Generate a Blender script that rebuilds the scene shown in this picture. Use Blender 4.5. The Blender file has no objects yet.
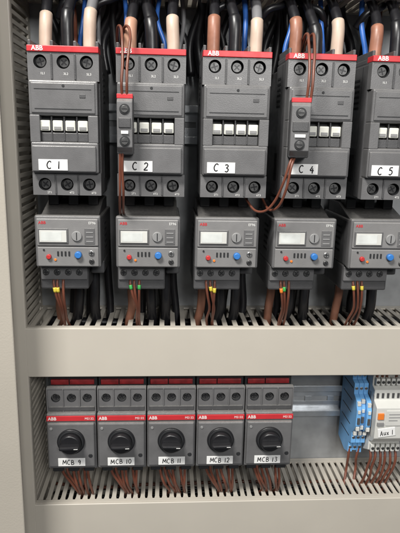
import bpy, bmesh, random
from math import *
from mathutils import Vector, Matrix
random.seed(7)
S=0.01
scene=bpy.context.scene
COL=bpy.context.collection

# ---------------------------------------------------------------- materials
def mat(name,col,rough=0.5,metal=0.0,var=0.06,nscale=6.0,bump=0.0,bscale=120.0,spec=0.5,dust=0.0,scr=0.0):
    m=bpy.data.materials.new(name); m.use_nodes=True
    nt=m.node_tree; N=nt.nodes; L=nt.links
    b=N["Principled BSDF"]
    b.inputs["Metallic"].default_value=metal
    b.inputs["Specular IOR Level"].default_value=spec
    tc=N.new("ShaderNodeTexCoord"); geo=N.new("ShaderNodeNewGeometry")
    nz=N.new("ShaderNodeTexNoise"); nz.inputs["Scale"].default_value=nscale; nz.inputs["Detail"].default_value=6
    L.new(geo.outputs["Position"],nz.inputs["Vector"])
    cr=N.new("ShaderNodeValToRGB")
    lo=[max(0,c*(1-var)) for c in col]; hi=[min(1,c*(1+var)) for c in col]
    cr.color_ramp.elements[0].position=0.3; cr.color_ramp.elements[1].position=0.7
    cr.color_ramp.elements[0].color=(*lo,1); cr.color_ramp.elements[1].color=(*hi,1)
    L.new(nz.outputs["Fac"],cr.inputs["Fac"]); col_out=cr.outputs["Color"]
    if dust>0:
        sep=N.new("ShaderNodeSeparateXYZ"); L.new(geo.outputs["Normal"],sep.inputs[0])
        r1=N.new("ShaderNodeMapRange"); r1.inputs["From Min"].default_value=.2; r1.inputs["From Max"].default_value=1; r1.inputs["To Min"].default_value=.03; r1.inputs["To Max"].default_value=.55
        L.new(sep.outputs["Z"],r1.inputs["Value"])
        n4=N.new("ShaderNodeTexNoise"); n4.inputs["Scale"].default_value=38; n4.inputs["Detail"].default_value=8
        L.new(geo.outputs["Position"],n4.inputs["Vector"])
        mu=N.new("ShaderNodeMath"); mu.operation='MULTIPLY'; L.new(r1.outputs["Result"],mu.inputs[0]); L.new(n4.outputs["Fac"],mu.inputs[1])
        mu2=N.new("ShaderNodeMath"); mu2.operation='MULTIPLY'; mu2.inputs[1].default_value=dust; L.new(mu.outputs[0],mu2.inputs[0])
        mx=N.new("ShaderNodeMix"); mx.data_type='RGBA'; mx.inputs[7].default_value=(.42,.40,.36,1)
        L.new(mu2.outputs[0],mx.inputs[0]); L.new(col_out,mx.inputs[6]); col_out=mx.outputs[2]
    if scr>0:
        n5=N.new("ShaderNodeTexNoise"); n5.inputs["Scale"].default_value=26; n5.inputs["Detail"].default_value=10; n5.inputs["Roughness"].default_value=.75
        mp=N.new("ShaderNodeMapping"); mp.inputs["Scale"].default_value=(1,1,.35); L.new(geo.outputs["Position"],mp.inputs[0]); L.new(mp.outputs[0],n5.inputs["Vector"])
        r5=N.new("ShaderNodeMapRange"); r5.inputs["From Min"].default_value=.60; r5.inputs["From Max"].default_value=.78; r5.inputs["To Max"].default_value=scr
        L.new(n5.outputs["Fac"],r5.inputs["Value"])
        mx=N.new("ShaderNodeMix"); mx.data_type='RGBA'; mx.inputs[7].default_value=(.45,.44,.42,1)
        L.new(r5.outputs["Result"],mx.inputs[0]); L.new(col_out,mx.inputs[6]); col_out=mx.outputs[2]
    L.new(col_out,b.inputs["Base Color"])
    mr=N.new("ShaderNodeMapRange"); mr.inputs["To Min"].default_value=max(0,rough-0.1); mr.inputs["To Max"].default_value=min(1,rough+0.12)
    n2=N.new("ShaderNodeTexNoise"); n2.inputs["Scale"].default_value=nscale*3
    L.new(geo.outputs["Position"],n2.inputs["Vector"]); L.new(n2.outputs["Fac"],mr.inputs["Value"]); L.new(mr.outputs["Result"],b.inputs["Roughness"])
    if bump>0:
        n3=N.new("ShaderNodeTexNoise"); n3.inputs["Scale"].default_value=bscale
        L.new(tc.outputs["Object"],n3.inputs["Vector"])
        bp=N.new("ShaderNodeBump"); bp.inputs["Strength"].default_value=bump; bp.inputs["Distance"].default_value=0.004
        L.new(n3.outputs["Fac"],bp.inputs["Height"]); L.new(bp.outputs["Normal"],b.inputs["Normal"])
    return m
G_DARK=mat("dark_grey_plastic",(.062,.062,.065),.42,var=.14,bump=.3,dust=.7,scr=.12)
G_MID =mat("mid_grey_plastic",(.122,.121,.124),.36,var=.12,bump=.25,dust=.7,scr=.10)
G_OL  =mat("overload_front_plastic",(.195,.192,.192),.38,var=.08,bump=.25,dust=.5,scr=.10)
G_LITE=mat("light_grey_plastic",(.24,.24,.24),.48,var=.06,bump=.2)
BLACK =mat("black_plastic",(.012,.012,.014),.35,var=.1)
RECESS=mat("recess_dark",(.016,.017,.019),.6,var=.1)
RED   =mat("red_print",(.50,.028,.035),.4,var=.08)
DRED  =mat("dark_red_print",(.24,.015,.018),.45,var=.35,nscale=14)
WHITE =mat("white_print",(.72,.72,.70),.5,var=.02)
CARRIER=mat("white_plastic",(.66,.66,.60),.35,var=.10,nscale=12)
LABELM=mat("label_tape",(.80,.80,.79),.3,var=.03)
INK   =mat("ink",(.01,.01,.012),.6,var=0)
DISP  =mat("display_pale_grey",(.62,.64,.62),.2,var=.12,nscale=9)
STEEL =mat("screw_steel",(.42,.42,.42),.38,metal=.9,var=.2,nscale=30)
DSTEEL=mat("dark_screw",(.11,.11,.11),.38,metal=.8,var=.3,nscale=30)
GALV  =mat("galvanised_sheet",(.34,.35,.36),.42,metal=.3,var=.16,nscale=5,bump=.1)
RAIL  =mat("zinc_rail",(.56,.58,.60),.32,metal=.7,var=.12,nscale=8)
DUCT  =mat("beige_duct_plastic",(.49,.455,.395),.43,var=.03,nscale=1.5,bump=.12,dust=.25,scr=.04)
FRAME =mat("beige_painted_steel",(.42,.388,.335),.38,var=.04,nscale=1.2,bump=.3,bscale=60,scr=.03)
BROWN =mat("brown_wire",(.15,.050,.030),.38,var=.2)
COPPER=mat("copper_brown_sleeve",(.28,.125,.08),.42,var=.2,nscale=9)
PEACH =mat("peach_tan_sleeve",(.42,.235,.16),.42,var=.12)
CREAM =mat("cream_sleeve",(.50,.39,.31),.45,var=.12)
BLK_C =mat("black_cable",(.010,.010,.012),.36,var=.1)
BLUE_C=mat("blue_wire",(.03,.12,.42),.38,var=.1)
GREYC =mat("grey_cable",(.16,.16,.165),.42,var=.1)
BLUE  =mat("blue_plastic",(.15,.38,.70),.36,var=.1)
BLUEB =mat("blue_button",(.035,.17,.48),.35,var=.05)
REDB  =mat("red_button",(.45,.03,.03),.4,var=.05)
ORANGE=mat("orange_plastic",(.75,.20,.03),.4,var=.05)
YELLOW=mat("yellow_plastic",(.62,.5,.06),.4,var=.05)
GREEN =mat("green_plastic",(.05,.35,.08),.4,var=.05)
OFFW  =mat("offwhite_plastic",(.58,.58,.55),.42,var=.05)

# ---------------------------------------------------------------- mesh builder
def spline(pts,sub):
    P=[Vector(p) for p in pts]; Q=[P[0]*2-P[1]]+P+[P[-1]*2-P[-2]]
    path=[]
    for i in range(1,len(Q)-2):
        for k in range(sub):
            u=k/sub; a,b,c,d=Q[i-1],Q[i],Q[i+1],Q[i+2]
            path.append(.5*((2*b)+(c-a)*u+(2*a-5*b+4*c-d)*u*u+(3*b-a-3*c+d)*u**3))
    path.append(P[-1]); return path
class M:
    def __init__(s): s.bm=bmesh.new(); s.mats=[]
    def mi(s,m):
        if m not in s.mats: s.mats.append(m)
        return s.mats.index(m)
    def box(s,x0,x1,y0,y1,z0,z1,m,bev=0.6,seg=2):
        t=bmesh.new()
        v=[t.verts.new((x,y,z)) for x in (x0,x1) for y in (y0,y1) for z in (z0,z1)]
        for q in ((0,1,3,2),(4,6,7,5),(0,4,5,1),(2,3,7,6),(0,2,6,4),(1,5,7,3)): t.faces.new([v[i] for i in q])
        if bev>0:
            bev=min(bev,.45*min(x1-x0,y1-y0,z1-z0))
            bmesh.ops.bevel(t,geom=t.edges[:],offset=bev,segments=seg,profile=.5,affect='EDGES')
        s.merge(t,m)
    def prism(s,pts,a0,a1,m,axis='x',bev=0.5):
        t=bmesh.new()
        f=lambda a,p:(a,p[0],p[1]) if axis=='x' else ((p[0],a,p[1]) if axis=='y' else (p[0],p[1],a))
        A=[t.verts.new(f(a0,p)) for p in pts]; B=[t.verts.new(f(a1,p)) for p in pts]
        t.faces.new(A); t.faces.new(B[::-1]); n=len(pts)
        for i in range(n): t.faces.new((A[i],B[i],B[(i+1)%n],A[(i+1)%n]))
        bmesh.ops.recalc_face_normals(t,faces=t.faces[:])
        if bev>0: bmesh.ops.bevel(t,geom=t.edges[:],offset=bev,segments=2,profile=.5,affect='EDGES')
        s.merge(t,m)
    def merge(s,t,m):
        bmesh.ops.recalc_face_normals(t,faces=t.faces[:])
        k=s.mi(m); mp={}
        for v in t.verts: mp[v]=s.bm.verts.new(v.co)
        for f in t.faces:
            try:
                g=s.bm.faces.new([mp[v] for v in f.verts]); g.material_index=k; g.smooth=f.smooth
            except ValueError: pass
        t.free()
    def cyl(s,c,r,d,m,axis='y',seg=24,bev=0.0,r2=None):
        t=bmesh.new(); r2=r if r2 is None else r2
        prof=[(r,d/2),(r2,-d/2)]
        if bev>0: prof=[(r,d/2),(r2,-d/2+bev),(r2-bev*.4,-d/2+bev*.35),(r2-bev,-d/2)]
        rings=[]
        for rr,o in prof:
            rings.append([t.verts.new((rr*cos(2*pi*i/seg),o,rr*sin(2*pi*i/seg))) for i in range(seg)])
        for a,b in zip(rings,rings[1:]):
            for i in range(seg):
                f=t.faces.new((a[i],a[(i+1)%seg],b[(i+1)%seg],b[i])); f.smooth=True
        t.faces.new(rings[0]); t.faces.new(rings[-1][::-1])
        for v in t.verts:
            x,y,z=v.co
            if axis=='z': v.co=(x,-z,-y)
            if axis=='x': v.co=(y,x,z)
            v.co+=Vector(c)
        s.merge(t,m)
    def holeplate(s,x0,x1,z0,z1,y,cx,cz,r,depth,m,mh):
        t=bmesh.new(); t2=bmesh.new()
        angs=sorted([2*pi*i/28 for i in range(28)]+[atan2(zz-cz,xx-cx)%(2*pi) for xx in(x0,x1) for zz in(z0,z1)])
        I=[];O=[];Bk=[]
        for a in angs:
            c,q=cos(a),sin(a); k=1e9
            if c>1e-9:k=min(k,(x1-cx)/c)
            if c<-1e-9:k=min(k,(x0-cx)/c)
            if q>1e-9:k=min(k,(z1-cz)/q)
            if q<-1e-9:k=min(k,(z0-cz)/q)
            O.append(t.verts.new((cx+c*k,y,cz+q*k))); I.append(t.verts.new((cx+c*r,y,cz+q*r)))
            Bk.append(((cx+c*r,y+.01,cz+q*r),(cx+c*r,y+depth,cz+q*r)))
        n=len(angs)
        for i in range(n):
            j=(i+1)%n; t.faces.new((O[i],O[j],I[j],I[i]))
        A=[t2.verts.new(b[0]) for b in Bk]; B=[t2.verts.new(b[1]) for b in Bk]
        for i in range(n):
            j=(i+1)%n; f=t2.faces.new((A[i],A[j],B[j],B[i])); f.smooth=True
        t2.faces.new(B)
        s.merge(t,m); s.merge(t2,mh)
    def tube(s,pts,r,m,seg=12,sub=8,i0=0,i1=None):
        path=spline(pts,sub)
        if i1 is not None: path=path[i0:i1+1]
        t=bmesh.new(); rings=[]; nrm=None
        for i,p in enumerate(path):
            tg=(path[min(i+1,len(path)-1)]-path[max(i-1,0)]).normalized()
            if nrm is None: nrm=tg.orthogonal().normalized()
            nrm=(nrm-tg*nrm.dot(tg)).normalized(); bi=tg.cross(nrm)
            rings.append([t.verts.new(p+(nrm*cos(2*pi*k/seg)+bi*sin(2*pi*k/seg))*r) for k in range(seg)])
        for a,b in zip(rings,rings[1:]):
            for k in range(seg):
                f=t.faces.new((a[k],a[(k+1)%seg],b[(k+1)%seg],b[k])); f.smooth=True
        t.faces.new(rings[0][::-1]); t.faces.new(rings[-1])
        s.merge(t,m)
    def rotz(s,c,ang):
        bmesh.ops.rotate(s.bm,verts=s.bm.verts[:],cent=Vector(c),matrix=Matrix.Rotation(ang,3,'Z'))
    def obj(s,name,origin=(0,0,0),parent=None):
        o0=Vector(origin)
        for v in s.bm.verts: v.co=(v.co-o0)*S
        me=bpy.data.meshes.new(name); s.bm.to_mesh(me); s.bm.free()
        for m in s.mats: me.materials.append(m)
        o=bpy.data.objects.new(name,me); COL.objects.link(o)
        if parent is not None: o.parent=parent
        else: o.location=o0*S
        return o

def empty(name,origin):
    o=bpy.data.objects.new(name,None); COL.objects.link(o); o.location=Vector(origin)*S
    o.empty_display_size=.05; return o
def tag(o,label,cat,group=None):
    o["label"]=label; o["category"]=cat
    if group: o["group"]=group
def text(body,size,m,x,y,z,origin,parent,name="lettering",shear=0.0,bold=0.0,sx=1.0,rot=0.0,align='CENTER'):
    c=bpy.data.curves.new("txt",'FONT'); c.body=body; c.size=size; c.align_x=align; c.align_y='CENTER'
    c.extrude=.12; c.shear=shear; c.offset=bold; c.resolution_u=2
    t=bpy.data.objects.new("txt",c); COL.objects.link(t)
    dg=bpy.context.evaluated_depsgraph_get(); dg.update()
    me=bpy.data.meshes.new_from_object(t.evaluated_get(dg))
    bpy.data.objects.remove(t); bpy.data.curves.remove(c)
    me.materials.clear(); me.materials.append(m)
    o0=Vector(origin)
    for v in me.vertices:
        a,b,d=v.co; a*=sx
        a,b=a*cos(rot)-b*sin(rot),a*sin(rot)+b*cos(rot)
        v.co=(Vector((x+a,y-d,z+b))-o0)*S
    me.name=name
    o=bpy.data.objects.new(name,me); COL.objects.link(o); o.parent=parent
    return o
STK={'C':[[(.9,.85),(.6,1),(.25,.85),(.05,.5),(.2,.15),(.55,0),(.9,.12)]],
'1':[[(.5,1),(.46,0)]],
'2':[[(.1,.8),(.4,1),(.8,.85),(.7,.5),(.3,.2),(.05,0)],[(.05,0),(.9,.03)]],
'3':[[(.1,.9),(.5,1),(.8,.8),(.4,.55)],[(.4,.55),(.85,.35),(.6,.02),(.1,.08)]],
'4':[[(.6,1),(.1,.4)],[(.1,.4),(.92,.4)],[(.68,.72),(.62,0)]],
'5':[[(.85,1),(.25,.97)],[(.25,.97),(.18,.6)],[(.18,.6),(.6,.62),(.85,.3),(.5,0),(.1,.08)]],
'M':[[(.02,0),(.12,1)],[(.12,1),(.5,.25)],[(.5,.25),(.88,1)],[(.88,1),(.98,0)]],
'B':[[(.1,0),(.12,1)],[(.12,1),(.7,.92),(.7,.62),(.14,.53)],[(.14,.53),(.85,.42),(.8,.08),(.1,0)]],
'9':[[(.8,.78),(.5,1),(.15,.75),(.4,.5),(.8,.72)],[(.8,.78),(.75,.35),(.6,0)]],
'0':[[(.5,1),(.12,.7),(.15,.2),(.5,0),(.88,.3),(.85,.75),(.5,1)]],
'A':[[(.05,0),(.5,1)],[(.5,1),(.95,0)],[(.22,.38),(.8,.38)]],
'u':[[(.1,.6),(.12,.15),(.45,.0),(.8,.2)],[(.85,.6),(.85,.2),(.95,0)]],
'x':[[(.1,.6),(.85,0)],[(.85,.6),(.1,0)]]}
WD={'1':.45,'M':1.25,'u':.85,'x':.85,' ':.55}
def hand(body,h,x,y,z,origin,parent,r=.42,rot=0.0,asp=.62,gap=.28):
    W=sum(WD.get(c,1)*asp*h+gap*h for c in body)-gap*h
    q=M(); cur=-W/2
    for c in body:
        w=WD.get(c,1)*asp*h; jx=random.uniform(-.04,.04)*h; jz=random.uniform(-.06,.06)*h; sh=random.uniform(.02,.16)
        for st in STK.get(c,[]):
            P=[]
            for (a,b) in st:
                xx=cur+a*w+jx+sh*b*h*.5; zz=(b-.5)*h+jz
                P.append((x+xx*cos(rot)-zz*sin(rot),0,z+xx*sin(rot)+zz*cos(rot)))
            q.tube(P,r,INK,seg=8,sub=5 if len(P)>2 else 2)
        cur+=w+gap*h
    for v in q.bm.verts: v.co.y=y+v.co.y*.3
    return q.obj("lettering",origin,parent)
def replicate(root,offset):
    r=root.copy(); COL.objects.link(r); r.location=root.location+Vector(offset)*S
    def rec(a,b):
        for ch in list(a.children):
            n=ch.copy(); COL.objects.link(n); n.parent=b; rec(ch,n)
    rec(root,r); return r

# ---------------------------------------------------------------- mounting plate
m=M(); m.box(-420,420,0,4,-620,330,GALV,bev=0)
plate=m.obj("mounting_plate"); plate["kind"]="structure"

O=(-137,-130,-620)
fr=empty("cabinet_frame",O)
m=M(); m.box(-330,-137,-134,-130,-620,330,FRAME,bev=1.2); m.obj("front_flange",O,fr)
m=M(); m.box(-190,-186,-129.8,-1,-620,330,FRAME,bev=.5); m.obj("side_web",O,fr)
tag(fr,"beige painted steel cabinet upright beside the wiring duct","cabinet frame")

# ---------------------------------------------------------------- wiring ducts
def hduct(x0,x1,zt,zb,pitch,fw,label,grp):
    O=(x0,0,zb); r=empty("wiring_duct",O)
    m=M()
    m.box(x0,x1,-3,-.6,zb,zt,DUCT,bev=.4)
    for z0,z1 in ((zt-2.2,zt),(zb,zb+2.2)):
        m.box(x0,x1,-9,-3.01,z0,z1,DUCT,bev=.3)
        x=x0+2
        while x<x1-fw:
            e=random.uniform(-.45,.45)
            m.prism([(x,-9.01),(x+e,-70),(x-.7+e,-74),(x-.7+e,-79.5),(x+fw+.7+e,-79.5),(x+fw+.7+e,-74),(x+fw+e,-70),(x+fw,-9.01)],z0,z1,DUCT,axis='z',bev=.25)
            x+=pitch
    m.obj("duct_body",O,r)
    m=M()
    m.box(x0,x1,-85,-82.3,zb-1.8,zt+1.8,DUCT,bev=1.0,seg=3)
    m.box(x0,x1,-82.31,-76.5,zt+.3,zt+1.8,DUCT,bev=.3)
    m.box(x0,x1,-82.31,-76.5,zb-1.8,zb-.3,DUCT,bev=.3)
    m.obj("duct_cover",O,r)
    tag(r,label,"wiring duct",grp); return r
GD="beige slotted wiring ducts"
hduct(-139.5,330,-191.5,-240.5,11.0,5.0,"beige slotted wiring duct under the overload relays",GD)
hduct(-139.5,330,-392.5,-441.5,8.0,4.7,"beige slotted wiring duct under the motor circuit breakers",GD)
hduct(-139.5,330,178,128,9,5,"beige slotted wiring duct above the contactors",GD)
O=(-160,0,-620); vd=empty("wiring_duct",O)
m=M()
m.box(-181,-139.6,-3,-.6,-620,330,DUCT,bev=.4)
for x0,x1 in ((-142,-139.8),(-181,-179)):
    m.box(x0,x1,-9,-3.01,-620,330,DUCT,bev=.3)
z=-600
while z<200:
    m.prism([(-9.01,z),(-72,z),(-75,z-.8),(-79.5,z-.8),(-79.5,z+4.8),(-75,z+4.8),(-72,z+4),(-9.01,z+4)],-142,-139.8,DUCT,axis='x',bev=.25)
    z+=8.2
m.obj("duct_body",O,vd)
m=M(); m.box(-182,-138.2,-85,-82.3,-620,330,DUCT,bev=1.0,seg=3)
m.box(-139.7,-138.2,-82.31,-76,-620,330,DUCT,bev=.3)
m.obj("duct_cover",O,vd)
tag(vd,"tall upright beige slotted wiring duct beside the frame","wiring duct",GD)

# ---------------------------------------------------------------- mounting rails
def rail(x0,x1,zc,lab):
    O=(x0,0,zc-20); m=M()
    m.box(x0,x1,-9,-8,zc+13,zc+20,RAIL,bev=.2); m.box(x0,x1,-9,-8,zc-20,zc-13,RAIL,bev=.2)
    m.box(x0,x1,-8.02,-1.6,zc+12.2,zc+13.2,RAIL,bev=.2); m.box(x0,x1,-8.02,-1.6,zc-13.2,zc-12.2,RAIL,bev=.2)
    m.box(x0,x1,-1.6,-.7,zc+3.2,zc+12.4,RAIL,bev=.1); m.box(x0,x1,-1.6,-.7,zc-12.4,zc-3.2,RAIL,bev=.1)
    x=x0
    while x<x1-8:
        m.box(x,x+8,-1.6,-.7,zc-3.21,zc+3.21,RAIL,bev=.1); x+=28
    o=m.obj("mounting_rail",O); tag(o,lab,"mounting rail","zinc plated mounting rails")
rail(-136,330,12,"zinc plated slotted rail behind the contactors")
rail(-136,330,-310,"zinc plated slotted rail behind the circuit breakers")

# ---------------------------------------------------------------- contactor
def screw(O,par,x,y,z,r,mm=DSTEEL,name="terminal_screw",rot=0.0):
    m=M(); m.cyl((x,y,z),r,3,mm,bev=.6)
    for a in (rot,rot+pi/2):
        c,s_=cos(a),sin(a); t=bmesh.new(); L=r*.72; W=r*.14
        q=[(-L,-W),(L,-W),(L,W),(-L,W)]
        t.faces.new([t.verts.new((x+p*c-w*s_,y-1.56-(.03 if a==rot else 0),z+p*s_+w*c)) for p,w in q]); m.merge(t,BLACK)
    return m.obj(name,O,par)
CX0=-87.8; CP=74.5
def build_contactor(cx):
    O=(cx,-8,-54); r=empty("contactor",O)
    m=M()
    m.box(cx-28,cx+28,-64,-9.2,-46,64,G_DARK,bev=1.5)
    m.box(cx-30,cx+30,-106,-63,-54,67,G_DARK,bev=1.6)
    m.box(cx-30,cx+30,-100,-66,66,72,G_DARK,bev=1.5)
    for dx in (-28.5,-9.7,9.7,28.5): m.box(cx+dx-1.3,cx+dx+1.3,-112,-70,60,77,G_DARK,bev=.6)
    for sx in (-1,1):
        a,b=sorted((cx+sx*29.9,cx+sx*30.25))
        m.box(a,b,-92.6,-91.4,-52,65,RECESS,bev=0)
        for k in range(6): m.box(a,b,-86,-70,28+k*5,30+k*5,RECESS,bev=0)
        m.box(a,b,-84,-72,-40,-14,RECESS,bev=0)
    for z0,z1,zc in ((44.2,67,59.5),(-53.5,-33.8,-44)):
        xs=[cx-30,cx-10,cx+10,cx+30]
        for i in range(3):
            m.holeplate(xs[i],xs[i+1],z0,z1,-114,cx+(i-1)*19.5,zc,5.6,7,G_MID,RECESS)
        m.box(cx-30,cx-29,-113.95,-105,z0,z1,G_MID,bev=0); m.box(cx+29,cx+30,-113.95,-105,z0,z1,G_MID,bev=0)
        m.box(cx-29.9,cx+29.9,-113.95,-105,z0,z0+.8,G_MID,bev=0); m.box(cx-29.9,cx+29.9,-113.95,-105,z1-.8,z1,G_MID,bev=0)
        for dx in (-9.9,9.9): m.box(cx+dx-.7,cx+dx+.7,-115.2,-113.0,z0+1,z1-1,G_DARK,bev=.3)
    m.obj("housing",O,r)
    m=M()
    m.box(cx-29,cx+29,-120,-106.01,15,44,G_MID,bev=1.4)
    m.box(cx-29,cx+29,-120,-106.01,-33.6,-7,G_MID,bev=1.4)
    m.box(cx-29,cx-20.5,-120,-106.01,-7.5,15.5,G_MID,bev=.6)
    m.box(cx+20.5,cx+29,-120,-106.01,-7.5,15.5,G_MID,bev=.6)
    m.box(cx-20.7,cx+20.7,-111,-106.02,-7.2,15.2,RECESS,bev=0)
    m.box(cx-20.4,cx+20.4,-116,-110.5,-7,1,G_DARK,bev=.8)
    m.box(cx-27,cx+27,-121.2,-119.5,17,42,G_MID,bev=.8)
    m.box(cx-28,cx+27,-122.2,-119.5,-32.4,-10,G_MID,bev=1.0)
    m.box(cx-24,cx+24,-121.5,-120.9,20.2,20.9,RECESS,bev=0)
    m.box(cx-24,cx+24,-121.5,-120.9,36.6,37.1,RECESS,bev=0)
    m.box(cx+14,cx+19,-121.7,-121,30,33,G_DARK,bev=.2)
    m.cyl((cx+.5,-121.2,39.6),1.2,.8,RECESS,bev=.2)
    for dx in (-11.2,-.4,10.4): m.box(cx+dx-.6,cx+dx+.6,-116.8,-109,-6,15,G_DARK,bev=.3)
    m.obj("front_cover",O,r)
    for dx in (-16.6,-5.9,4.9,15.6):
        m=M(); m.box(cx+dx-4.3,cx+dx+4.3,-117.5,-110.01,2.2,11.2,CARRIER,bev=.9)
        m.box(cx+dx-3,cx+dx+3,-118.1,-117.3,3.4,6,G_LITE,bev=.2)
        m.obj("contact_carrier",O,r)
    m=M(); m.box(cx-30,cx+30,-115.4,-100.5,67.3,72.4,RED,bev=.5); m.obj("brand_strip",O,r)
    text("ABB",5.4,WHITE,cx-26,-115.5,69.8,O,r,bold=.10,align='LEFT')
    for i in range(3):
        screw(O,r,cx+(i-1)*19.5,-109,59.5,4.4,rot=.3+i*.5); screw(O,r,cx+(i-1)*19.5,-109,-44,4.4,rot=.9-i*.35)
    for i,(a,b) in enumerate((("1L1","2T1"),("3L2","4T2"),("5L3","6T3"))):
        text(a,2.8,WHITE,cx+(i-1)*19.5+2,-114.1,49.8,O,r); text(b,2.6,WHITE,cx+(i-1)*19.5+4,-114.1,-51.3,O,r)
    return r
con=build_contactor(CX0)
cons=[con]+[replicate(con,(CP*i,0,0)) for i in range(1,5)]
LX=[-10,-11,-12.5,-12.5,-13]
for i,c in enumerate(cons):
    cx=CX0+CP*i; O=(cx,-8,-54); lx=cx+LX[i]
    m=M(); m.box(lx-12.5,lx+12.5,-122.8,-122.21,-31.2,-21.8,LABELM,bev=.2)
    m.obj("label_sticker",O,c)
    hand("C %d"%(i+1),6.4,lx+(2 if i in (1,3) else 0),-122.85,-26.5,O,c,r=.55,rot=random.uniform(-.03,.03))
    tag(c,"dark grey three-pole contactor labelled C %d on the rail"%(i+1) if i not in(1,3) else "dark grey contactor labelled C %d carrying an auxiliary contact block"%(i+1),"contactor","row of dark grey contactors")

# ---------------------------------------------------------------- overload relay
def build_ol(cx):
    O=(cx,-10,-152); r=empty("overload_relay",O)
    m=M()
    m.box(cx-30,cx+30,-100,-14,-121,-75,G_DARK,bev=1.8)
    m.prism([(-98,-76),(-52,-63),(-20,-63),(-20,-76)],cx-27,cx+27,G_DARK,axis='x',bev=1)
    for dx in (-19,0,19):
        m.box(cx+dx-5,cx+dx+5,-70,-50,-68,-57.5,BLACK,bev=1)
    m.box(cx-30,cx+16,-92,-20,-147,-120.5,G_DARK,bev=1.8)
    m.box(cx-29,cx+15,-94,-91.5,-137,-122.5,G_MID,bev=.8)
    m.box(cx+16.5,cx+30,-80,-20,-134,-120.5,G_DARK,bev=1.8)
    for sx in (-1,1):
        a,b=sorted((cx+sx*29.9,cx+sx*30.25))
        m.box(a,b,-88,-87,-119,-78,RECESS,bev=0)
        for k in range(5): m.box(a,b,-78,-58,-110+k*6,-108+k*6,RECESS,bev=0)
    m.obj("housing",O,r)
    m=M()
    m.box(cx-30,cx+30,-107,-99.5,-121.5,-73,G_MID,bev=1.6)
    m.box(cx-28,cx+28,-109,-106.5,-101,-75.5,G_OL,bev=1)
    m.box(cx-28,cx+28,-108.4,-106.5,-120.4,-102,G_OL,bev=.8)
    m.box(cx-26.6,cx+.8,-110,-108.5,-98.6,-84.4,G_MID,bev=.6)
    m.box(cx+15.5,cx+25,-109.5,-108.5,-99,-84,G_MID,bev=.4)
    for k in range(4): m.box(cx-10+k*3.4,cx-8.4+k*3.4,-109.0,-108.2,-110.5,-106,RECESS,bev=.2)
    for k in range(3): m.box(cx+17,cx+23.5,-109.9,-109.3,-97+k*4.2,-95.9+k*4.2,G_LITE,bev=.1)
    m.cyl((cx-22,-108.6,-104.8),.9,1,RECESS)
    m.obj("front_panel",O,r)
    m=M(); m.box(cx-25.2,cx-.6,-110.8,-110.01,-97.2,-86.2,OFFW,bev=.3)
    m.box(cx-23.8,cx-5,-110.95,-110.75,-96,-87.6,DISP,bev=.1)
    m.obj("display_window",O,r)
    m=M(); m.cyl((cx+8.5,-109.5,-91.5),4.8,2.4,G_LITE,bev=.6); m.box(cx+8.1,cx+8.9,-110.9,-110.6,-95,-88,INK,bev=0); m.obj("setting_dial",O,r)
    m=M(); m.cyl((cx-17.5,-109.2,-111),2.3,4,REDB,bev=.6); m.obj("stop_button",O,r)
    m=M(); m.cyl((cx+9.5,-110,-109),3.3,5,BLUEB,bev=.9); m.obj("reset_button",O,r)
    m=M(); m.cyl((cx-11.8,-108.6,-114),1.2,1.4,ORANGE,bev=.3); m.obj("indicator_light",O,r)
    screw(O,r,cx+21.5,-108.2,-107.5,2.7,STEEL,"fixing_screw"); screw(O,r,cx+21.5,-108.2,-115.5,2.5,DSTEEL,"fixing_screw",rot=.6)
    for k in range(4):
        screw(O,r,cx-24+k*10.5,-93.5,-129.5,3.2,DSTEEL,rot=k*.4)
    text("ABB",3.8,RED,cx-26,-109.1,-79.4,O,r,bold=.06,align='LEFT')
    text("EF96",3.4,WHITE,cx+26,-109.1,-79.4,O,r,align='RIGHT')
    return r
OP=CP-.6
ol=build_ol(CX0-2.2)
ols=[ol]+[replicate(ol,(OP*i,0,0)) for i in range(1,5)]
for o in ols: tag(o,"grey electronic overload relay with blue and red buttons under a contactor","overload relay","row of overload relays")

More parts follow.
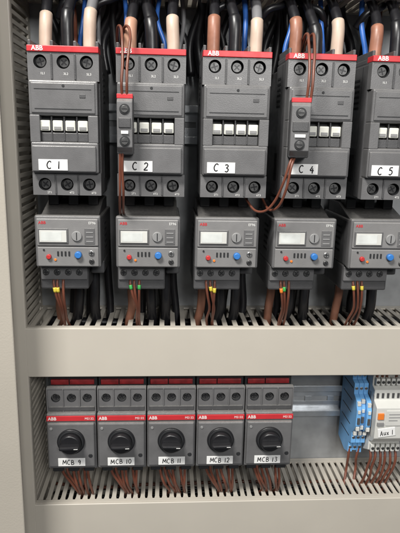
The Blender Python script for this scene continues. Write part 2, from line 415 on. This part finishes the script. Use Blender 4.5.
# ---------------------------------------------------------------- motor circuit breaker
MX0=-96.3; MP=51.9
def build_mcb(cx):
    O=(cx,-10,-352); r=empty("circuit_breaker",O); w=25.4
    m=M()
    m.box(cx-w,cx+w,-58,-9.5,-350,-250,G_MID,bev=1.2)
    m.box(cx-w,cx+w,-70,-57.5,-351,-246,RECESS,bev=1.0)
    m.box(cx-w,cx+w,-78,-69.5,-352,-258,G_MID,bev=1.2)
    for i in range(3):
        m.holeplate(cx-w+i*2*w/3,cx-w+(i+1)*2*w/3,-282,-256.5,-82,cx+(i-1)*16.2,-267,4.8,6,G_MID,RECESS)
    for dx in (-w+.6,-w/3,w/3,w-.6): m.box(cx+dx-.55,cx+dx+.55,-83.3,-77,-282,-256.5,G_MID,bev=.2)
    m.box(cx-w,cx+w,-82.6,-77,-257.5,-255.5,G_MID,bev=.3)
    m.box(cx-w+2,cx+w-2,-83.4,-81.5,-281,-276.5,G_DARK,bev=.4)
    m.box(cx-w,cx+w,-88,-77.5,-345,-282,G_MID,bev=1.4)
    m.box(cx-w+1.5,cx+w-1.5,-92,-87.5,-341,-291,G_MID,bev=1.4)
    for dx in (-16.4,0,16.4): m.box(cx+dx-5.4,cx+dx+5.4,-83,-77,-352,-345.5,RECESS,bev=.8)
    m.obj("housing",O,r)
    m=M(); m.box(cx-w+3,cx-4,-73,-70.01,-256.3,-251,DRED,bev=.3); m.box(cx-3,cx+w-3,-72.6,-70.01,-256.3,-251,DRED,bev=.3); m.obj("top_marking_strip",O,r)
    m=M(); m.box(cx-w+.4,cx+w-.4,-89.4,-87.9,-289.4,-284,RED,bev=.3); m.obj("brand_strip",O,r)
    text("ABB",4.8,WHITE,cx-w+2,-89.5,-286.8,O,r,bold=.08,align='LEFT')
    text("MS132",3.4,WHITE,cx+w-2,-89.5,-286.8,O,r,align='RIGHT')
    for i in range(3): screw(O,r,cx+(i-1)*16.2,-78,-267,3.6,rot=i*.6)
    m=M(); m.cyl((cx,-93,-311),14.2,3,BLACK,seg=40,bev=.7); m.cyl((cx,-93.7,-311),12.9,2.6,RECESS,seg=40,bev=.3)
    m.obj("dial_ring",O,r)
    m=M(); m.cyl((cx+19.5,-91.5,-328),2.2,2,RECESS,bev=.3); m.obj("test_hole",O,r)
    m=M(); m.cyl((cx-20,-92,-296.5),1.5,1.4,G_LITE,bev=.2); m.obj("current_setting_dial",O,r)
    return r
mcb=build_mcb(MX0)
mcbs=[mcb]+[replicate(mcb,(MP*i,0,0)) for i in range(1,5)]
for i,c in enumerate(mcbs):
    cx=MX0+MP*i; O=(cx,-10,-352); e=random.uniform(-1,1)
    k=M(); k.cyl((cx,-97.5,-311),11.6,7,BLACK,seg=40,bev=1.3,r2=10.6)
    k.box(cx-10,cx+10,-108,-100,-313,-309,BLACK,bev=1.4)
    k.box(cx+5,cx+9,-108.25,-107.9,-311.3,-310.7,WHITE,bev=0)
    bmesh.ops.rotate(k.bm,verts=k.bm.verts[:],cent=Vector((cx,-97,-311)),matrix=Matrix.Rotation(random.uniform(-.07,.07),3,'Y'))
    k.obj("rotary_handle",O,c)
    m=M(); m.box(cx-14+e,cx+14+e,-92.6,-92.01,-339.6,-330.4,LABELM,bev=.2); m.obj("label_sticker",O,c)
    hand("MCB %d"%(9+i),5.2,cx+e,-92.65,-335,O,c,r=.42,asp=.58,gap=.2)
    tag(c,"grey motor circuit breaker with black rotary knob, labelled MCB %d"%(9+i),"circuit breaker","row of motor circuit breakers")

# ---------------------------------------------------------------- auxiliary contact blocks
def aux(x0,x1,y,lab,ang=0.0):
    O=((x0+x1)/2,-124,-18); r=empty("auxiliary_contact_block",O); xc=(x0+x1)/2; C=(xc,-118,0)
    def fin(m,n): m.rotz(C,ang); m.obj(n,O,r)
    m=M(); m.box(x0,x1,y+6,-(118 if ang else 124.3),-16,33,G_DARK,bev=1.2)
    m.prism([(y+8,-16),(y,-10),(y,27),(y+8,33)],x0+.5,x1-.5,G_MID,axis='x',bev=.7)
    m.box(x0+2,x1-2,y-1.2,y+1,6,14,G_DARK,bev=.5)
    fin(m,"housing")
    m=M(); m.box(x0+.3,x1-.3,y+3,y+8,29.6,33.4,RED,bev=.4); fin(m,"brand_strip")
    for z in (21,-5):
        m=M(); m.cyl((xc,y-.2,z),4.3,1.4,RECESS,bev=.3); m.cyl((xc,y-1,z),3.1,1.2,DSTEEL,bev=.3); m.box(xc-2.4,xc+2.4,y-1.75,y-1.4,z-.4,z+.4,BLACK,bev=0); fin(m,"terminal_screw")
    m=M(); m.box(x0+4,x1-4,y-1.5,y-1.1,1,3.6,WHITE,bev=.1); fin(m,"marker_tag")
    tag(r,lab,"contact block","auxiliary contact blocks"); return r
aux(-41.5,-27.5,-140,"slim dark auxiliary contact block clipped on contactor C 2")
aux(108,125,-147,"slim dark auxiliary contact block clipped askew on contactor C 4",radians(-9))

# ---------------------------------------------------------------- cables
def cable(pts,r,m,lab,cat="cable",grp=None,name="power_cable",sub=8,seg=12,sleeve=None):
    O=pts[0]; q=M(); q.tube(pts,r,m,seg=seg,sub=sub); o=q.obj(name,O)
    if sleeve:
        i0,i1,sr,sm=sleeve; q=M(); q.tube(pts,sr,sm,seg=16,sub=sub,i0=i0,i1=i1); q.obj("heat_shrink_sleeve",O,o)
    tag(o,lab,cat,grp); return o
j=random.uniform
nm=["brown","black","cream"]
GC="power cables feeding the contactors"
sleeves=[[CREAM,BLK_C,CREAM],[PEACH,BLK_C,CREAM],[COPPER,BLK_C,CREAM],[COPPER,BLK_C,CREAM],[COPPER,BLK_C,CREAM]]
for i in range(5):
    cx=CX0+CP*i
    for k in range(3):
        x=cx+(k-1)*19.3
        a,b=j(-3,3),j(-5,5); zt=97+j(-4,6)
        smat=sleeves[i][k]; cm=[BLK_C,BLK_C,BLK_C if i%2 else GREYC][k]
        p=[(x,-88,66),(x,-88,80),(x+a*.4,-86,zt),(x+a+b*.5,-74,zt+16),(x+a+b,-56,zt+34),(x+a+b*1.4,-44,150),(x+b,-40,172)]
        cable(p,4.7,cm,"thick cable with %s sleeve entering the top of a contactor"%nm[k],grp=GC,sleeve=(2,18,5.7,smat))
for i in range(5):
    cx=CX0+CP*i
    for dx,mm,c in ((-22,BLUE_C,"blue"),(11,BLUE_C,"blue"),(23,GREYC,"grey"),(-6,BLK_C,"black"),(2,BROWN,"brown"),(18,BLK_C,"black"),(-12,BLK_C,"black")):
        x=cx+dx+j(-2,2); yy=-72 if c=="blue" else -50
        cable([(x,yy,64),(x+j(-2,2),yy+2,82),(x+j(-6,6),yy+12+j(-4,4),112),(x+j(-10,10),-40,165)],j(1.9,2.8),mm,"thin %s control wire rising behind a contactor into the duct"%c,"wire","control wires above the contactors",name="control_wire")
for x in (-112,-103,-92,-70,-60,-48,-38,-28,-20,-2,14,25,36,45,55,62,98,108,120,130,140,170,185,200,215):
    cable([(x,-22,60),(x+j(-5,5),-20,92),(x+j(-16,16),-26,130),(x+j(-24,24),-32,170)],j(3.6,5.2),BLK_C,"thick black cable running up behind the contactors","cable","black cables behind the contactors")
for x,d in ((-100,24),(-70,30),(-10,-28),(40,30),(85,34),(150,-26),(180,30)):
    cable([(x,-60,104),(x+d*.25,-66,116),(x+d*.7,-62,122),(x+d,-50,132),(x+d*1.1,-44,165)],3.4,BLK_C,"black cable bending sideways into the upper duct","cable","bent black cables at the upper duct")

GB="thin brown auxiliary wires"
for k in (-1,1):
    x=-34.7+k*1.9
    cable([(x,-135,30),(x+k*.3,-138,42),(x+.5,-135,56),(x+1+k*.8,-130,69),(x+1+k*1.5,-124,80),(x-1+k*1.4,-112,89),(x-5+k,-96,92),(x-8,-82,86),(x-9,-68,76)],1.2,BROWN,"thin brown wire looping from auxiliary block over the contactor","wire",GB,name="auxiliary_wire",sub=12)
    x=118.5+k*1.7
    cable([(x,-142,30),(x+.5,-144,44),(x+1.5,-140,58),(x+2.5+k*.6,-134,70),(x+4+k*.8,-124,80),(x+6+k*.8,-112,88),(x+7+k,-99,90),(x+7,-86,86),(x+7,-72,76)],1.2,BROWN,"thin brown wire looping from auxiliary block over the contactor","wire",GB,name="auxiliary_wire",sub=12)
cable([(110.5,-134,-13),(106,-139,-22),(102,-137,-38),(97,-130,-54),(90,-123,-64),(82,-114,-65),(76,-100,-57),(72,-80,-46),(70,-50,-38)],1.15,BROWN,"thin brown wire hanging in a loop below the auxiliary block","wire",GB,name="auxiliary_wire",sub=12)
cable([(112.5,-134,-13),(107.5,-140,-24),(105,-138,-42),(101,-130,-58),(95,-118,-64),(93,-92,-58),(92,-60,-45)],1.15,BROWN,"thin brown wire hanging in a loop below the auxiliary block","wire",GB,name="auxiliary_wire",sub=12)
for k in (0,1):
    cable([(-37-k*2,-133,-13),(-37.5-k*2,-131,-30),(-37-k*3,-127,-48),(-38-k*3,-118,-60),(-39-k*3,-104,-70),(-40-k*3,-80,-74)],1.15,BROWN,"thin brown wire dropping from auxiliary block towards the overload relay","wire",GB,name="auxiliary_wire",sub=12)

for i in range(5):
    cx=CX0-2.2+OP*i
    for k,(dx,cm) in enumerate(((-19,COPPER),(1,BLK_C),(17,BLK_C))):
        x=cx+dx
        cable([(x,-54,-130),(x,-54,-158),(x+j(-2,2),-52,-178),(x+j(-3,3)-2,-46,-200),(x+j(-8,8),-40,-222)],4.4 if k==0 else 5.2,cm,"thick %s cable from overload relay down into the duct"%("brown" if k==0 else "black"),grp="load cables below the overload relays")
    for dx in (-9,9,26):  # extra black cables, added to darken the backplate behind the relays
        x=cx+dx+j(-2,2)
        cable([(x,-24,-110),(x+j(-2,2),-24,-150),(x+j(-4,4),-24,-185),(x+j(-6,6),-28,-222)],j(4,5.2),BLK_C,"thick black cable dropping into the duct, added to darken the backplate behind the overload relays",grp="added black cables darkening the backplate behind the overload relays")
    for k,dx in enumerate((-18,-13.5,-8.5)):
        x=cx+dx+j(-1,1); q=cx-12+k*2.2+j(-2,2)
        pts=[(x,-90,-136),(x,-93,-141),(x+(q-x)*.4,-93,-153),(q,-87,-168),(q+j(-2,2),-76,-184),(q+j(-3,3),-58,-205)]
        o=cable(pts,1.25,BROWN,"thin brown wire from overload relay terminal into the duct","wire","thin brown wires below the overload relays",name="control_wire")
        if (k+i)%3!=2:
            c1=[YELLOW,GREEN,YELLOW,ORANGE][(k*2+i)%4]
            q2=M(); a0=9+int(j(0,3)); q2.tube(pts,1.7,c1,seg=10,sub=8,i0=a0,i1=a0+3); q2.obj("wire_marker",pts[0],o)
for i in range(5):
    cx=MX0+MP*i; lean=j(5,9)
    for k,dx in enumerate((-12,-7,-2,3,11,15)):
        x=cx+dx+j(-1,1); q=cx+(dx*.6)+lean+j(-2,2)
        cable([(x,-72,-346),(x+j(-.5,.5),-76,-357),((x+q)/2+j(-1,1),-76+j(-2,2),-372),(q,-68,-388),(q+j(-3,3),-54,-404),(q+j(-8,8),-45,-422)],1.45,BROWN,"thin brown wire from circuit breaker down into the duct","wire","brown wires below the circuit breakers",name="load_wire")
for k in range(10):
    z0=-199-k*3.4; y0=-22-(k%4)*14
    cable([(-130+60*n,y0+j(-4,4),z0-4+j(-3,3)) for n in range(8)],5.0,BLK_C,"thick black cable lying along inside the wiring duct",grp="cables inside the ducts",sub=5)
for k in range(12):
    z0=-412-k*2; y0=-22-(k%4)*12
    cable([(-130+55*n,y0+j(-4,4),z0+j(-3,3)) for n in range(9)],1.9,BROWN if k%3==0 else BLK_C,"thin wire lying along inside the wiring duct","wire","wires inside the ducts",name="load_wire",sub=5)

# ---------------------------------------------------------------- blue terminal blocks and white module
for n in range(3):
    x0=214.6+n*5.5; x1=x0+5.3; O=((x0+x1)/2,-8,-352); b=empty("terminal_block",O); dz=[0,5,-3][n]; xc=(x0+x1)/2; dy=[0,3,-2][n]
    m=M()
    m.prism([(-9,-258),(-30,-252),(-42,-256-dz*.4),(-42,-266),(-50,-268),(-50,-280),(-60+dy,-284),(-64+dy,-294),(-64+dy,-313),(-58+dy,-322),(-54,-326),(-54,-340),(-46,-343),(-46,-356+dz*.4),(-34,-360),(-9,-354)],x0,x1,BLUE,axis='x',bev=.5)
    m.box(x0+1.1,x1-1.1,-65.2+dy,-63+dy,-311,-303,G_DARK,bev=.3)
    m.box(x0+1.1,x1-1.1,-65.2+dy,-63+dy,-298,-294,OFFW,bev=.3)
    for z in (-275,-290,-305,-320,-335): m.box(x0-.12,x0+.02,-46,-16,z-.6,z+.6,RECESS,bev=0)
    m.obj("housing",O,b)
    for z,y in ((-261,-41.4),(-274,-49.4),(-333,-53.4),(-350,-45.4)):
        m=M(); m.cyl((xc,y,z),1.9,2,STEEL,bev=.3); m.box(xc-1.5,xc+1.5,y-1.25,y-.9,z-.3,z+.3,BLACK,bev=0); m.obj("terminal_screw",O,b)
    for z,y in ((-287+dz*.3,-61.5+dy),(-317,-62.5+dy),(-326,-56.5)):
        m=M(); m.box(x0+.7,x1-.7,y-1.6,y+1.6,z-2.4,z+2.4,OFFW,bev=.3); m.obj("marker_clip",O,b)
    tag(b,"slim pale blue terminal block with white marker clips on the rail","terminal block","blue terminal blocks")
O=(248,-8,-351); b=empty("power_supply_module",O)
m=M()
m.prism([(-9,-246),(-46,-246),(-58,-254),(-58,-266),(-66,-269),(-66,-280),(-76,-285),(-76,-322),(-70,-329),(-62,-332),(-62,-344),(-48,-351),(-9,-351)],232,268,OFFW,axis='x',bev=.8)
for k in range(6): m.box(233.5+k*5.8,237.8+k*5.8,-64,-57.5,-264,-256,OFFW,bev=.7)
for k in range(6): m.box(233.5+k*5.8,237.8+k*5.8,-66.5,-61.5,-344,-335,OFFW,bev=.7)
for k in range(6): m.box(234.3+k*5.8,237+k*5.8,-66.6,-65.9,-278,-272,G_DARK,bev=.2)
for k in range(4): m.box(231.7,232.01,-66+k*9,-62+k*9,-325,-275,G_LITE,bev=0)
m.box(243,265,-77.0,-75.9,-306,-288,OFFW,bev=.4)
for k in range(3): m.box(246,262-k*3,-77.15,-76.95,-293-k*3.6,-292-k*3.6,G_LITE,bev=0)
m.box(233.5,241,-77.6,-75.9,-306,-302,G_LITE,bev=.3)
m.obj("housing",O,b)
for k in range(6):
    x=235.65+k*5.8
    for z,y in ((-260,-64.3),(-339.5,-66.8)):
        m=M(); m.cyl((x,y,z),1.7,1.4,DSTEEL,bev=.3); m.obj("terminal_screw",O,b)
m=M(); m.box(233.6,240.5,-77.6,-76.01,-298.5,-291,ORANGE,bev=.5); m.obj("orange_tab",O,b)
ang=.14
m=M(); m.box(235.5,255,-76.9,-76.05,-319,-309,LABELM,bev=.2)
bmesh.ops.rotate(m.bm,verts=m.bm.verts[:],cent=Vector((245,-76,-314)),matrix=Matrix.Rotation(-ang,3,'Y')); m.obj("label_sticker",O,b)
hand("Aux 1",5.8,245.2,-76.95,-314.2,O,b,r=.40,rot=ang,asp=.5,gap=.16)
tag(b,"white rail-mounted module with handwritten Aux 1 label","power supply module")
for k,(x,z0) in enumerate(((236,-262),(242,-262),(247,-262),(258,-262),(217,-258),(228,-258))):
    y=-58 if k<4 else -38
    cable([(x,y,z0+4),(x,y,z0+9),(x+1,y+6,z0+18),(x+2+j(-2,2),-34,-232)],1.5,BROWN if k<4 else BLUE_C,"thin wire from module up into the duct","wire","wires at the modules",name="control_wire")
for k,x in enumerate((235.6,241.4,247.2,253,258.8,264.6,217,228)):
    y=-58 if k<6 else -40
    cable([(x,y,-342),(x+j(-.5,.5),y-5,-353),(x-1+j(-2,2),y-4,-366),(x-4+k*.5+j(-2,2),y,-382),(x-5,-50,-402),(x-4,-45,-420)],1.5,BROWN,"thin wire from module down into the duct","wire","wires at the modules",name="control_wire")

# ---------------------------------------------------------------- camera
pitch,yaw,roll=.2293,.064,.0213
fw=Vector((sin(yaw)*cos(pitch),cos(yaw)*cos(pitch),-sin(pitch)))
r=Vector((cos(yaw),-sin(yaw),0)); u=r.cross(fw)
r2=r*cos(roll)+u*sin(roll); u2=-r*sin(roll)+u*cos(roll)
cd=bpy.data.cameras.new("camera"); cam=bpy.data.objects.new("camera",cd); COL.objects.link(cam)
mt=Matrix((r2,u2,-fw)).transposed().to_4x4(); mt.translation=Vector((0,-6.2,0)); cam.matrix_world=mt
cd.sensor_fit='VERTICAL'; cd.sensor_height=36; cd.lens=36*556/533; cd.clip_start=.05; cd.clip_end=200
scene.camera=cam

# ---------------------------------------------------------------- light
w=bpy.data.worlds.new("World"); scene.world=w; w.use_nodes=True
bg=w.node_tree.nodes["Background"]; bg.inputs[0].default_value=(.90,.95,1,1); bg.inputs[1].default_value=.09
def area(loc,tgt,sx,sy,p,col):
    l=bpy.data.lights.new("room_light",'AREA'); l.shape='RECTANGLE'; l.size=sx; l.size_y=sy; l.energy=p; l.color=col
    o=bpy.data.objects.new("room_light",l); COL.objects.link(o); o.location=loc
    o.rotation_euler=(Vector(tgt)-Vector(loc)).to_track_quat('-Z','Y').to_euler()
area((-5,-9.5,11.5),(0,0,-1),5,2.5,4200,(1,.97,.92))
area((3,-14,5),(0,0,-1),4,4,1300,(1,.985,.96))
scene.view_settings.view_transform='Standard'; scene.view_settings.look='None'; scene.view_settings.exposure=0
